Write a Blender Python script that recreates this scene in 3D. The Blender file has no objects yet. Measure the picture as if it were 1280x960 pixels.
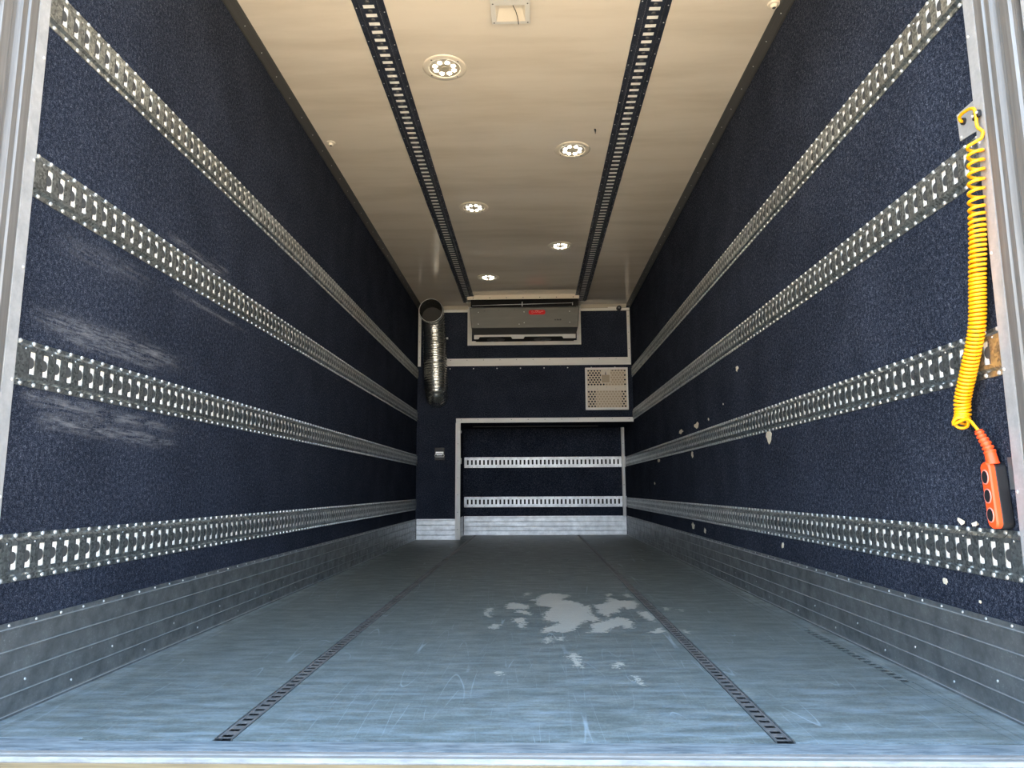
import bpy, bmesh, math, random
from mathutils import Vector, Matrix
random.seed(7)
S = bpy.context.scene
C = S.collection
W, H, D, DR = 2.46, 2.655, 8.0, 8.78      # inside width, height, bulkhead, alcove back
YF = 1.60                                  # where the box walls start

# ------------------------------------------------------------- camera
cam = bpy.data.cameras.new('camera'); co = bpy.data.objects.new('camera', cam); C.objects.link(co)
cam.sensor_fit = 'HORIZONTAL'; cam.sensor_width = 36; cam.lens = 884.29/1280*36
cam.clip_start = .05; cam.clip_end = 500
yaw, pit, rol = .0281, .1477, -.0052
fw = Vector((-math.sin(yaw)*math.cos(pit), math.cos(yaw)*math.cos(pit), math.sin(pit)))
rt = Vector((math.cos(yaw), math.sin(yaw), 0)); up = rt.cross(fw)
r2 = math.cos(rol)*rt + math.sin(rol)*up; u2 = -math.sin(rol)*rt + math.cos(rol)*up
co.matrix_world = Matrix(((r2.x, u2.x, -fw.x, 1.3114), (r2.y, u2.y, -fw.y, 0), (r2.z, u2.z, -fw.z, .5517), (0, 0, 0, 1)))
S.camera = co

# ------------------------------------------------------------- light
w = bpy.data.worlds.new('sky'); S.world = w; w.use_nodes = True
n = w.node_tree.nodes; l = w.node_tree.links; n.clear()
tc = n.new('ShaderNodeTexCoord'); sx = n.new('ShaderNodeSeparateXYZ'); rp = n.new('ShaderNodeValToRGB')
bg = n.new('ShaderNodeBackground'); out = n.new('ShaderNodeOutputWorld')
l.new(tc.outputs['Generated'], sx.inputs[0]); l.new(sx.outputs['Z'], rp.inputs[0])
l.new(rp.outputs[0], bg.inputs[0]); l.new(bg.outputs[0], out.inputs[0])
rp.color_ramp.elements[0].position = 0; rp.color_ramp.elements[0].color = (.85, .92, 1, 1)
rp.color_ramp.elements[1].position = .6; rp.color_ramp.elements[1].color = (.39, .64, .97, 1)
bg.inputs[1].default_value = 4.0
sun = bpy.data.lights.new('sun', 'SUN'); so = bpy.data.objects.new('sun', sun); C.objects.link(so)
sun.energy = 21; sun.angle = .009; sun.color = (1, .93, .82)
so.rotation_euler = Vector((.75, .62, 1.1)).to_track_quat('Z', 'Y').to_euler()   # from beyond the cab, to the right
vs = S.view_settings; vs.view_transform = 'Standard'; vs.look = 'None'; vs.exposure = 0.85; vs.gamma = 1; vs.use_curve_mapping = False

# ------------------------------------------------------------- materials
MATS = {}
def nodes_of(name):
    m = bpy.data.materials.new(name); m.use_nodes = True
    nt = m.node_tree; b = nt.nodes['Principled BSDF']
    return m, nt, b
def pset(b, **k):
    names = dict(color='Base Color', rough='Roughness', metal='Metallic', spec='Specular IOR Level', coat='Coat Weight', coatr='Coat Roughness',
                 sheen='Sheen Weight', sheenr='Sheen Roughness', trans='Transmission Weight', alpha='Alpha')
    for a, v in k.items():
        b.inputs[names[a]].default_value = (*v, 1) if isinstance(v, tuple) else v
def noise(nt, scale, detail=4, rough=.55, vec=None, dist=0):
    t = nt.nodes.new('ShaderNodeTexNoise'); t.inputs['Scale'].default_value = scale
    t.inputs['Detail'].default_value = detail; t.inputs['Roughness'].default_value = rough
    t.inputs['Distortion'].default_value = dist
    if vec is not None: nt.links.new(vec, t.inputs['Vector'])
    return t.outputs['Fac']
def coords(nt, scale=(1, 1, 1), rot=(0, 0, 0)):
    t = nt.nodes.new('ShaderNodeNewGeometry'); mp = nt.nodes.new('ShaderNodeMapping')
    mp.inputs['Scale'].default_value = scale; mp.inputs['Rotation'].default_value = rot
    nt.links.new(t.outputs['Position'], mp.inputs['Vector']); return mp.outputs[0]
def ramp(nt, fac, stops):
    r = nt.nodes.new('ShaderNodeValToRGB'); e = r.color_ramp.elements
    while len(e) < len(stops): e.new(.5)
    for i, (p, c) in enumerate(stops):
        e[i].position = p; e[i].color = (*c, 1) if isinstance(c, tuple) else (c, c, c, 1)
    nt.links.new(fac, r.inputs[0]); return r.outputs[0]
def mix(nt, fac, a, b, mode='MIX'):
    m = nt.nodes.new('ShaderNodeMix'); m.data_type = 'RGBA'; m.blend_type = mode
    for s, v in ((0, fac), (6, a), (7, b)):
        if isinstance(v, (int, float)): m.inputs[s].default_value = v
        elif isinstance(v, tuple): m.inputs[s].default_value = (*v, 1)
        else: nt.links.new(v, m.inputs[s])
    return m.outputs[2]
def math_(nt, op, a, b=0.0, c=None):
    m = nt.nodes.new('ShaderNodeMath'); m.operation = op
    for i, v in enumerate((a, b) if c is None else (a, b, c)):
        if isinstance(v, (int, float)): m.inputs[i].default_value = v
        else: nt.links.new(v, m.inputs[i])
    return m.outputs[0]
def bump(nt, b, h, strength, dist=.002, prev=None):
    m = nt.nodes.new('ShaderNodeBump'); m.inputs['Strength'].default_value = strength; m.inputs['Distance'].default_value = dist
    nt.links.new(h, m.inputs['Height'])
    if prev is not None: nt.links.new(prev, m.inputs['Normal'])
    nt.links.new(m.outputs[0], b.inputs['Normal']); return m.outputs[0]
def link(nt, a, b, name): nt.links.new(a, b.inputs[name])

def plain(name, color, rough=.5, metal=0, spec=.5, vary=.12, scale=30, bumpy=0):
    m, nt, b = nodes_of(name); pset(b, rough=rough, metal=metal, spec=spec)
    f = noise(nt, scale, 4)
    lo = tuple(c*(1-vary) for c in color); hi = tuple(min(1, c*(1+vary)) for c in color)
    link(nt, ramp(nt, f, [(.3, lo), (.7, hi)]), b, 'Base Color')
    if bumpy: bump(nt, b, noise(nt, scale*4, 3), bumpy, .002)
    return m

def fleece_mat(name='navy_fleece'):
    m, nt, b = nodes_of(name); pset(b, rough=1, spec=.04)
    p = coords(nt)
    f1 = noise(nt, 270, 4, .85, p); f2 = noise(nt, 85, 3, .6, p); f3 = noise(nt, 3.2, 4, .6, p)
    f = math_(nt, 'ADD', math_(nt, 'MULTIPLY', f1, .72), math_(nt, 'MULTIPLY', f2, .28))
    col = ramp(nt, f, [(.38, (.0045, .0060, .0105)), (.495, (.0175, .0220, .0350)), (.57, (.052, .061, .087)), (.65, (.16, .175, .21))])
    worn = ramp(nt, f3, [(.35, .85), (.7, 1.25)])
    col = mix(nt, 1.0, col, worn, 'MULTIPLY')
    at = nt.nodes.new('ShaderNodeAttribute'); at.attribute_name = 'scuff'
    st = noise(nt, 1, 6, .75, coords(nt, (1, 9, 85), (.10, 0, 0)))
    mask = math_(nt, 'MULTIPLY', at.outputs['Fac'], ramp(nt, st, [(.42, 0.), (.72, 1.)]))
    col = mix(nt, mask, col, (.20, .205, .22))
    link(nt, col, b, 'Base Color'); bump(nt, b, f, .8, .004)
    return m
M = {}
M['fleece'] = fleece_mat()

def steel_mat(name, base, rough, spangle=1, dirt=.5, metal=.85):
    m, nt, b = nodes_of(name); pset(b, metal=metal)
    p = coords(nt)
    v = nt.nodes.new('ShaderNodeTexVoronoi'); v.inputs['Scale'].default_value = 140; nt.links.new(p, v.inputs['Vector'])
    sv = nt.nodes.new('ShaderNodeSeparateXYZ'); nt.links.new(v.outputs['Color'], sv.inputs[0])
    f = noise(nt, 14, 5, .65, p); g = noise(nt, 160, 3, .7, p)
    fac = math_(nt, 'ADD', math_(nt, 'MULTIPLY', sv.outputs[0], .35*spangle), math_(nt, 'MULTIPLY', f, 1-.35*spangle))
    lo = tuple(c*(1-dirt) for c in base); hi = tuple(min(1, c*1.25) for c in base)
    col = ramp(nt, fac, [(.3, lo), (.68, hi)])
    wht = ramp(nt, g, [(.60, 0.), (.74, .6)])
    col = mix(nt, math_(nt, 'MULTIPLY', wht, ramp(nt, f, [(.45, 0.), (.6, 1.)])), col, (.75, .78, .8))
    link(nt, col, b, 'Base Color')
    link(nt, ramp(nt, fac, [(.3, rough+.12), (.7, rough-.06)]), b, 'Roughness')
    bump(nt, b, f, .25, .003)
    return m
M['galv'] = steel_mat('galvanised_steel', (.44, .475, .475), .35, 1, .60, .94)
M['blackrail'] = steel_mat('dark_coated_rail', (.030, .038, .060), .42, .2, .3, .3)
M['alu'] = steel_mat('dull_aluminium', (.245, .26, .265), .42, .1, .34, .8)
M['alulight'] = steel_mat('bright_aluminium', (.72, .73, .74), .45, .05, .12, .6)
M['rivet'] = plain('rivet_aluminium', (.70, .71, .71), .42, .7)
M['screw'] = plain('screw_dark', (.12, .12, .12), .4, .8)
M['strip'] = steel_mat('brushed_pale_aluminium', (.42, .425, .43), .5, .05, .12, .5)
M['lip'] = plain('pale_rib_edge', (.42, .44, .46), .4, .6)  # paler than the plates, for thin lines along their ribs
M['white'] = plain('white_painted_trim', (.80, .78, .74), .42, vary=.05, scale=8)
M['cream'] = plain('cream_backing', (.95, .93, .88), .35, vary=.02)
M['scallop'] = plain('dark_grey_scallop', (.045, .047, .048), .55)  # dark grey for the scalloped shapes in the rail slots
M['black'] = plain('black_recess', (.004, .004, .005), .8)
M['rubber'] = plain('black_rubber', (.012, .012, .014), .5)
M['yellow'] = plain('yellow_cable', (.90, .40, .004), .32, vary=.05)
M['orange'] = plain('orange_housing', (.90, .085, .018), .38, vary=.05)
M['unit'] = plain('grey_unit_plastic', (.17, .17, .155), .5, vary=.08, scale=6)
M['unitdark'] = plain('dark_grey_unit', (.06, .062, .065), .5, vary=.08)
M['bezel'] = plain('cream_bezel', (.72, .65, .54), .3, vary=.03)
M['reflector'] = plain('lamp_reflector', (.36, .32, .25), .35, vary=.03)
M['housing'] = plain('pale_grey_housing', (.62, .61, .58), .35, vary=.03)
M['torn'] = plain('torn_backing', (.62, .56, .44), .9, vary=.25, scale=90)
M['sticker'] = plain('red_sticker', (.75, .012, .015), .35, vary=.05)
M['print'] = plain('pale_print', (.85, .35, .32), .5)
M['darkprint'] = plain('dark_print', (.05, .05, .05), .6)
M['concrete'] = plain('sunny_yard_paving', (.54, .40, .25), .9, vary=.15, scale=.8)
M['tan'] = plain('sandy_steel', (.30, .19, .09), .7, vary=.3, scale=25)
M['trimgrey'] = plain('grey_corner_profile', (.085, .085, .085), .4, .4, vary=.15)
M['beige'] = plain('beige_panel', (.45, .36, .25), .6, vary=.12)

def post_mat():
    m, nt, b = nodes_of('weathered_frame_metal'); pset(b, metal=.55)
    f = noise(nt, 1, 6, .65, coords(nt, (90, 90, 2.2))); g = noise(nt, 30, 5, .7, coords(nt))
    c = ramp(nt, f, [(.3, (.155, .145, .135)), (.5, (.20, .192, .182)), (.7, (.25, .243, .235))])
    c = mix(nt, ramp(nt, g, [(.62, 0.), (.75, .6)]), c, (.24, .21, .18))
    link(nt, c, b, 'Base Color'); pset(b, rough=.5); bump(nt, b, f, .3, .002); return m
M['post'] = post_mat()

def ceiling_mat():
    m, nt, b = nodes_of('glossy_cream_ceiling'); pset(b, spec=.5, rough=.3)
    p = coords(nt)
    f = noise(nt, 1, 5, .6, coords(nt, (.9, 5, 1))); g = noise(nt, 60, 3, .6, p)
    c = ramp(nt, f, [(.3, (.62, .555, .46)), (.55, (.72, .655, .56)), (.8, (.75, .69, .60))])
    link(nt, c, b, 'Base Color')
    link(nt, ramp(nt, f, [(.35, .07), (.7, .15)]), b, 'Roughness')
    h = noise(nt, 1, 3, .5, coords(nt, (.7, 2.6, 1)))
    p1 = bump(nt, b, h, .22, .010)
    bump(nt, b, g, .02, .001, p1)
    return m
M['ceiling'] = ceiling_mat()

def floor_mat():
    m, nt, b = nodes_of('worn_grey_floor_coating'); pset(b, spec=.34)
    p = coords(nt)
    st = noise(nt, 1, 9, .76, coords(nt, (6.5, 17, 1)))
    big = noise(nt, 1.7, 5, .6, p); fine = noise(nt, 130, 5, .8, p)
    c = ramp(nt, st, [(.32, (.078, .088, .083)), (.5, (.122, .136, .128)), (.68, (.195, .212, .200))])
    c = mix(nt, ramp(nt, big, [(.35, .0), (.7, .45)]), c, (.130, .144, .136))
    c = mix(nt, 1., c, ramp(nt, fine, [(.32, .68), (.68, 1.30)]), 'MULTIPLY')
    # dusty band towards the rear sill and along the sides
    geo = nt.nodes.new('ShaderNodeNewGeometry'); sp = nt.nodes.new('ShaderNodeSeparateXYZ'); nt.links.new(geo.outputs['Position'], sp.inputs[0])
    dust = ramp(nt, noise(nt, 1, 8, .72, coords(nt, (5, 26, 1))), [(.46, 0.), (.72, 1.)])
    near = ramp(nt, sp.outputs['Y'], [(0., 0.), (1., 1.)])
    mr = nt.nodes.new('ShaderNodeMapRange'); mr.inputs[1].default_value = 3.6; mr.inputs[2].default_value = 1.6; nt.links.new(sp.outputs['Y'], mr.inputs[0])
    dm = math_(nt, 'MULTIPLY', math_(nt, 'POWER', mr.outputs[0], 1.6), dust)
    c = mix(nt, math_(nt, 'MULTIPLY', dm, .6), c, (.36, .42, .47))
    ex = math_(nt, 'ABSOLUTE', math_(nt, 'SUBTRACT', sp.outputs['X'], 1.23))
    me = nt.nodes.new('ShaderNodeMapRange'); me.inputs[1].default_value = 1.10; me.inputs[2].default_value = 1.235; nt.links.new(ex, me.inputs[0])
    c = mix(nt, math_(nt, 'MULTIPLY', me.outputs[0], ramp(nt, noise(nt, 1, 6, .7, coords(nt, (30, 4, 1))), [(.42, 0.), (.65, .6)])), c, (.38, .42, .43))
    # scratches: thin arcs
    for ang, sc, s2 in ((.35, 4.0, 85), (-.5, 3.0, 78), (.9, 5, 90)):
        s = noise(nt, 1, 0, .3, coords(nt, (s2*.12, sc*.16, 1), (0, 0, ang)))
        line = ramp(nt, s, [(.4993, 0.), (.5, .75), (.5007, 0.)])
        gate = ramp(nt, noise(nt, 2.6+sc*.3, 3, .5, p), [(.48, 0.), (.60, .6)])
        c = mix(nt, math_(nt, 'MULTIPLY', line, gate), c, (.42, .48, .52))
    at = nt.nodes.new('ShaderNodeAttribute'); at.attribute_name = 'wear'
    edge = math_(nt, 'ADD', at.outputs['Fac'], math_(nt, 'MULTIPLY', math_(nt, 'SUBTRACT', noise(nt, 48, 5, .75, p), .5), 2.0))
    wm = ramp(nt, edge, [(.47, 0.), (.53, 1.)])
    c = mix(nt, wm, c, mix(nt, 1., (.41, .39, .34), ramp(nt, fine, [(.3, .85), (.7, 1.12)]), 'MULTIPLY'))
    link(nt, c, b, 'Base Color')
    link(nt, ramp(nt, st, [(.3, .52), (.7, .38)]), b, 'Roughness')
    pb = bump(nt, b, fine, .25, .001); bump(nt, b, wm, -.25, .001, pb)
    return m
M['floor'] = floor_mat()

def sill_mat(name, c0, c1, r):
    m, nt, b = nodes_of(name); pset(b, metal=.75)
    f = noise(nt, 1, 7, .7, coords(nt, (9, 60, 1)))
    link(nt, ramp(nt, f, [(.35, c0), (.62, c1)]), b, 'Base Color')
    link(nt, ramp(nt, f, [(.3, r+.1), (.7, r)]), b, 'Roughness'); bump(nt, b, f, .4, .002); return m
M['sillblue'] = sill_mat('scraped_sill_plate', (.22, .27, .31), (.62, .68, .72), .40)
M['sill'] = sill_mat('pale_sill_edge', (.28, .255, .235), (.42, .385, .355), .65)

def emis(name, col, st):
    m, nt, b = nodes_of(name); pset(b, color=(.9, .9, .85), rough=.4)
    b.inputs['Emission Color'].default_value = (*col, 1); b.inputs['Emission Strength'].default_value = st
    return m
M['led'] = emis('lit_led', (1, .90, .72), 22)
def foil_mat():
    m, nt, b = nodes_of('wrinkled_aluminium_foil'); pset(b, metal=.95, rough=.27, color=(.62, .62, .58))
    f = noise(nt, 1, 4, .6, coords(nt, (14, 14, 40))); h = noise(nt, 26, 4, .7, coords(nt))
    p1 = bump(nt, b, f, .5, .012); bump(nt, b, h, .35, .006, p1); return m
M['foil'] = foil_mat()
def clear_mat():
    m, nt, b = nodes_of('clear_lens'); pset(b, color=(.95, .93, .88), rough=.08, trans=.9); return m
M['lens'] = clear_mat()

# ------------------------------------------------------------- mesh helpers
class MB:
    def __init__(s): s.v = []; s.f = []; s.m = []; s.k = 0
    def add(s, vs, fs, k=None):
        o = len(s.v); s.v += [tuple(v) for v in vs]; s.f += [tuple(o+i for i in f) for f in fs]
        s.m += [s.k if k is None else k]*len(fs); return s
    def box(s, x0, x1, y0, y1, z0, z1, k=None):
        vs = [(x, y, z) for x in (x0, x1) for y in (y0, y1) for z in (z0, z1)]
        return s.add(vs, [(0, 1, 3, 2), (4, 6, 7, 5), (0, 4, 5, 1), (2, 3, 7, 6), (0, 2, 6, 4), (1, 5, 7, 3)], k)
    def prism(s, poly, axis, a, b, k=None):
        """poly in the two other axes (order xyz), extruded along axis from a to b"""
        def P(p, t):
            q = list(p); q.insert(axis, t); return tuple(q)
        n_ = len(poly); vs = [P(p, a) for p in poly]+[P(p, b) for p in poly]
        fs = [tuple(range(n_))[::-1], tuple(range(n_, 2*n_))]+[(i, (i+1) % n_, n_+(i+1) % n_, n_+i) for i in range(n_)]
        return s.add(vs, fs, k)
    def tube(s, pts, r, seg=8, k=None, cap=True, twist=0):
        pts = [Vector(p) for p in pts]; N = len(pts); rings = []
        rr = r if isinstance(r, (list, tuple)) else [r]*N
        t = (pts[1]-pts[0]).normalized(); a = t.orthogonal().normalized()
        for i, p in enumerate(pts):
            t = (pts[min(i+1, N-1)]-pts[max(i-1, 0)]).normalized()
            a = (a-t*a.dot(t)).normalized(); b = t.cross(a)
            rings.append([p+(a*math.cos(2*math.pi*j/seg)+b*math.sin(2*math.pi*j/seg))*rr[i] for j in range(seg)])
        vs = [v for R_ in rings for v in R_]
        fs = [(i*seg+j, i*seg+(j+1) % seg, (i+1)*seg+(j+1) % seg, (i+1)*seg+j) for i in range(N-1) for j in range(seg)]
        if cap: fs += [tuple(range(seg))[::-1], tuple((N-1)*seg+j for j in range(seg))]
        return s.add(vs, fs, k)
    def disc(s, c, nrm, r, h, seg=16, k=None, r2=None):
        c = Vector(c); nrm = Vector(nrm).normalized()
        a = nrm.orthogonal().normalized(); b = nrm.cross(a); r2 = r if r2 is None else r2
        vs = [c+(a*math.cos(t)+b*math.sin(t))*q+nrm*z for q, z in ((r, 0), (r2, h)) for t in [2*math.pi*j/seg for j in range(seg)]]
        fs = [(j, (j+1) % seg, seg+(j+1) % seg, seg+j) for j in range(seg)]+[tuple(range(seg, 2*seg)), tuple(range(seg))[::-1]]
        return s.add(vs, fs, k)
    def dome(s, c, nrm, r, h, seg=6, k=None):
        c = Vector(c); nrm = Vector(nrm).normalized(); a = nrm.orthogonal().normalized(); b = nrm.cross(a)
        vs = []
        for q, z in ((1, 0), (.78, .62)):
            vs += [c+(a*math.cos(2*math.pi*j/seg)+b*math.sin(2*math.pi*j/seg))*r*q+nrm*h*z for j in range(seg)]
        vs.append(c+nrm*h)
        fs = [(j, (j+1) % seg, seg+(j+1) % seg, seg+j) for j in range(seg)]+[(seg+j, seg+(j+1) % seg, 2*seg) for j in range(seg)]
        return s.add(vs, fs, k)
    def build(s, name, mats, parent=None, smooth=False, bevel=0, loc=None):
        me = bpy.data.meshes.new(name)
        vs = s.v
        base = Vector(loc) if loc is not None else (Vector(parent['_o']) if parent is not None and '_o' in parent else Vector((0, 0, 0)))
        me.from_pydata([tuple(Vector(v)-base) for v in vs], [], s.f)
        for m in (mats if isinstance(mats, list) else [mats]): me.materials.append(m)
        me.polygons.foreach_set('material_index', s.m)
        bm = bmesh.new(); bm.from_mesh(me); bmesh.ops.recalc_face_normals(bm, faces=bm.faces); bm.to_mesh(me); bm.free()
        me.polygons.foreach_set('use_smooth', [smooth]*len(me.polygons))
        o = bpy.data.objects.new(name, me); C.objects.link(o)
        if parent is not None:
            o.parent = parent
            if loc is not None:
                pb = Vector(parent['_o']) if '_o' in parent else Vector((0, 0, 0)); o.location = base-pb; o['_o'] = tuple(base)
            elif '_o' in parent: o['_o'] = tuple(parent['_o'])
        else:
            o.location = base; o['_o'] = tuple(base)
        if bevel:
            md = o.modifiers.new('bevel', 'BEVEL'); md.width = bevel; md.segments = 2; md.limit_method = 'ANGLE'
        me.update(); return o
def tag(o, label=None, cat=None, group=None, kind=None):
    if label: o['label'] = label
    if cat: o['category'] = cat
    if group: o['group'] = group
    if kind: o['kind'] = kind
    return o
def empty(name, loc, label, cat, group=None):
    o = bpy.data.objects.new(name, None); C.objects.link(o); o.location = loc; o.empty_display_size = .05
    o['_o'] = tuple(loc); return tag(o, label, cat, group)
def struct(o, label=None): return tag(o, label, kind='structure')

# ------------------------------------------------------------- outside ground
g = MB(); g.box(-120, 120, -160, 60, -1.35, -1.20)
struct(g.build('ground', M['concrete']), 'sunlit sandy paved yard behind the truck')

# ------------------------------------------------------------- floor
WEAR = [
[(1.323,3.661),(1.295,3.661),(1.323,3.725),(1.358,3.853),(1.398,3.924),(1.458,3.882),(1.507,3.835),(1.469,3.74),(1.449,3.671),(1.497,3.66),(1.533,3.584),(1.55,3.487),(1.577,3.52),(1.571,3.373),(1.565,3.246),(1.585,3.198),(1.586,3.128),(1.562,3.084),(1.537,3.121),(1.513,3.073),(1.488,2.985),(1.456,2.885),(1.417,2.869),(1.38,2.885),(1.341,2.869),(1.356,2.951),(1.39,3.002),(1.426,3.091),(1.385,3.091),(1.359,3.147),(1.358,3.309),(1.385,3.373),(1.395,3.464),(1.357,3.487),(1.326,3.535)],
[(1.6,3.534),(1.649,3.559),(1.681,3.634),(1.686,3.767),(1.717,3.739),(1.74,3.659),(1.804,3.659),(1.815,3.558),(1.778,3.417),(1.746,3.403),(1.731,3.463),(1.693,3.395),(1.705,3.338),(1.651,3.287),(1.636,3.206),(1.62,3.266),(1.594,3.329),(1.618,3.395),(1.598,3.463)],
[(1.543,3.019),(1.59,3.091),(1.619,3.11),(1.678,3.206),(1.712,3.147),(1.723,3.073),(1.703,2.951),(1.673,2.951),(1.669,3.02),(1.645,2.985),(1.607,2.934),(1.588,2.87),(1.525,2.87),(1.548,2.918)],
[(1.184,3.56),(1.207,3.6),(1.255,3.56),(1.287,3.488),(1.28,3.418),(1.185,3.419)],
[(1.232,3.374),(1.266,3.382),(1.297,3.309),(1.289,3.246),(1.267,3.288),(1.23,3.322)],
[(1.226,3.167),(1.268,3.186),(1.276,3.055),(1.264,2.967),(1.251,2.978),(1.249,3.073),(1.228,3.099)],
[(1.089,3.419),(1.116,3.432),(1.118,3.365),(1.107,3.33),(1.126,3.206),(1.103,3.226)],
[(1.132,2.977),(1.145,3.044),(1.171,3.019),(1.167,2.95),(1.144,2.944)],
[(1.78,3.329),(1.826,3.338),(1.833,3.206),(1.811,3.099),(1.791,3.167)],
[(1.754,2.87),(1.791,2.918),(1.817,2.958),(1.823,2.886),(1.792,2.855)],
[(1.356,2.778),(1.374,2.787),(1.369,2.692),(1.356,2.664)],
[(1.402,2.775),(1.416,2.778),(1.416,2.72),(1.402,2.72)],
[(1.423,2.464),(1.451,2.529),(1.456,2.453),(1.458,2.324),(1.444,2.334),(1.441,2.408)],
[(1.568,2.366),(1.584,2.392),(1.593,2.366),(1.566,2.308)],
[(1.608,2.218),(1.621,2.173),(1.622,2.129),(1.609,2.147)],
[(1.788,3.88),(1.815,3.891),(1.815,3.766),(1.787,3.777)],
[(1.694,3.88),(1.723,3.909),(1.719,3.834),(1.695,3.811)],
[(1.92,3.453),(1.94,3.439),(1.918,3.363),(1.911,3.394)],
[(1.978,3.403),(2.009,3.394),(1.982,3.35)],
[(1.885,2.925),(1.915,2.886),(1.904,2.855)],
[(1.263,3.913),(1.289,3.943),(1.286,3.837),(1.269,3.837)],
[(1.2,2.262),(1.21,2.272),(1.214,2.233),(1.204,2.228)]]
def sdist(x, y, poly):
    inside = False; dmin = 9; n_ = len(poly)
    for i in range(n_):
        x0, y0 = poly[i]; x1, y1 = poly[(i+1) % n_]
        if (y0 > y) != (y1 > y) and x < (x1-x0)*(y-y0)/(y1-y0)+x0: inside = not inside
        dx, dy = x1-x0, y1-y0; t = max(0, min(1, ((x-x0)*dx+(y-y0)*dy)/(dx*dx+dy*dy)))
        dmin = min(dmin, math.hypot(x-x0-t*dx, y-y0-t*dy))
    return dmin if inside else -dmin
BB = [(min(p[0] for p in q)-.05, max(p[0] for p in q)+.05, min(p[1] for p in q)-.05, max(p[1] for p in q)+.05) for q in WEAR]
def wear(x, y):
    d_ = -.06
    for q, (a, b, c, d) in zip(WEAR, BB):
        if a < x < b and c < y < d: d_ = max(d_, sdist(x, y, q))
    return max(-.4, min(1.8,   .52+d_*14))
def frange(a, b, n_): return [a+(b-a)*i/n_ for i in range(n_+1)]
YB0, YB1 = 1.664, 8.9
JX = 2.836                                                    # the cross joint
TR = [(.590, .634), (1.838, 1.882)]                           # long tracks
ST = (2.362, 2.392, 2.15, 2.93)                               # the short track
fl = MB()
def slab_top(xs, ys):
    o = len(fl.v)
    vs = [(x, y, 0) for y in ys for x in xs]; nx = len(xs)
    fl.add(vs, [(j*nx+i, j*nx+i+1, (j+1)*nx+i+1, (j+1)*nx+i) for j in range(len(ys)-1) for i in range(nx-1)], 0)
def slab(x0, x1, y0, y1, fine=False):
    g_ = .0008
    x0, x1, y0, y1 = x0+g_, x1-g_, y0+g_, y1-g_
    if fine:
        xs = [x0]+[x for x in frange(1.05, 2.05, 125) if x0+.001 < x < x1-.001]+[x1]
        ys = [y0]+[y for y in frange(2.05, 4.0, 230) if y0+.001 < y < y1-.001]+[y1]
    else: xs, ys = [x0, x1], [y0, y1]
    slab_top(xs, ys)
    vs = [(x, y, z) for x in (x0, x1) for y in (y0, y1) for z in (-.03, 0)]
    fl.add(vs, [(0, 1, 3, 2), (4, 6, 7, 5), (0, 4, 5, 1), (2, 3, 7, 6), (0, 2, 6, 4)], 0)
for ya, yb in ((YB0, JX), (JX, 5.60), (5.60, YB1)):
    f_ = ya < 4
    slab(0, TR[0][0], ya, yb); slab(TR[0][1], TR[1][0], ya, yb, f_)
    if ya == YB0:
        slab(TR[1][1], ST[0], ya, yb, True); slab(ST[1], W, ya, yb); slab(ST[0], ST[1], ya, ST[2])
    elif ya == JX:
        slab(TR[1][1], ST[0], ya, yb, True); slab(ST[1], W, ya, yb); slab(ST[0], ST[1], ST[3], yb)
    else: slab(TR[1][1], W, ya, yb)
fl.box(-.05, W+.05, 1.52, YB1+.05, -.12, -.031, 1)
for xa, xb in TR: fl.box(xa-.002, xb+.002, YB1-.128, YB1, -.0305, -.0005, 1)
flo = struct(fl.build('floor', [M['floor'], M['black']]), 'worn grey coated load floor with bare pale patches')
at = flo.data.attributes.new('wear', 'FLOAT', 'POINT')
at.data.foreach_set('value', [wear(v.co.x, v.co.y) if v.co.z > -.001 and 1.05 < v.co.x < 2.05 and 2. < v.co.y < 4. else -.4 for v in flo.data.vertices])

def slotted_plate(mb, O, U, V, N, nslots, pitch, width, sw, sh, depth, k=0, start=0., endpad=0.):
    """plate running along U, width along V, holes sw (along U) x sh (along V), hole walls going down -N by depth"""
    O, U, V, N = Vector(O), Vector(U), Vector(V), Vector(N)
    def P(u, v, n_=0): return O+U*u+V*v+N*n_
    v0, v1 = (width-sh)/2, (width+sh)/2
    if start: mb.add([P(0, 0), P(start, 0), P(start, width), P(0, width)], [(0, 1, 2, 3)], k)
    for i in range(nslots):
        a = start+i*pitch; b = a+pitch; s0 = a+(pitch-sw)/2; s1 = s0+sw
        mb.add([P(a, 0), P(b, 0), P(b, width), P(a, width), P(s0, v0), P(s1, v0), P(s1, v1), P(s0, v1)],
               [(0, 1, 5, 4), (1, 2, 6, 5), (2, 3, 7, 6), (3, 0, 4, 7)], k)
        mb.add([P(s0, v0), P(s1, v0), P(s1, v1), P(s0, v1), P(s0, v0, -depth), P(s1, v0, -depth), P(s1, v1, -depth), P(s0, v1, -depth)],
               [(0, 1, 5, 4), (1, 2, 6, 5), (2, 3, 7, 6), (3, 0, 4, 7)], k)
    if endpad: a = start+nslots*pitch; mb.add([P(a, 0), P(a+endpad, 0), P(a+endpad, width), P(a, width)], [(0, 1, 2, 3)], k)

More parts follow.
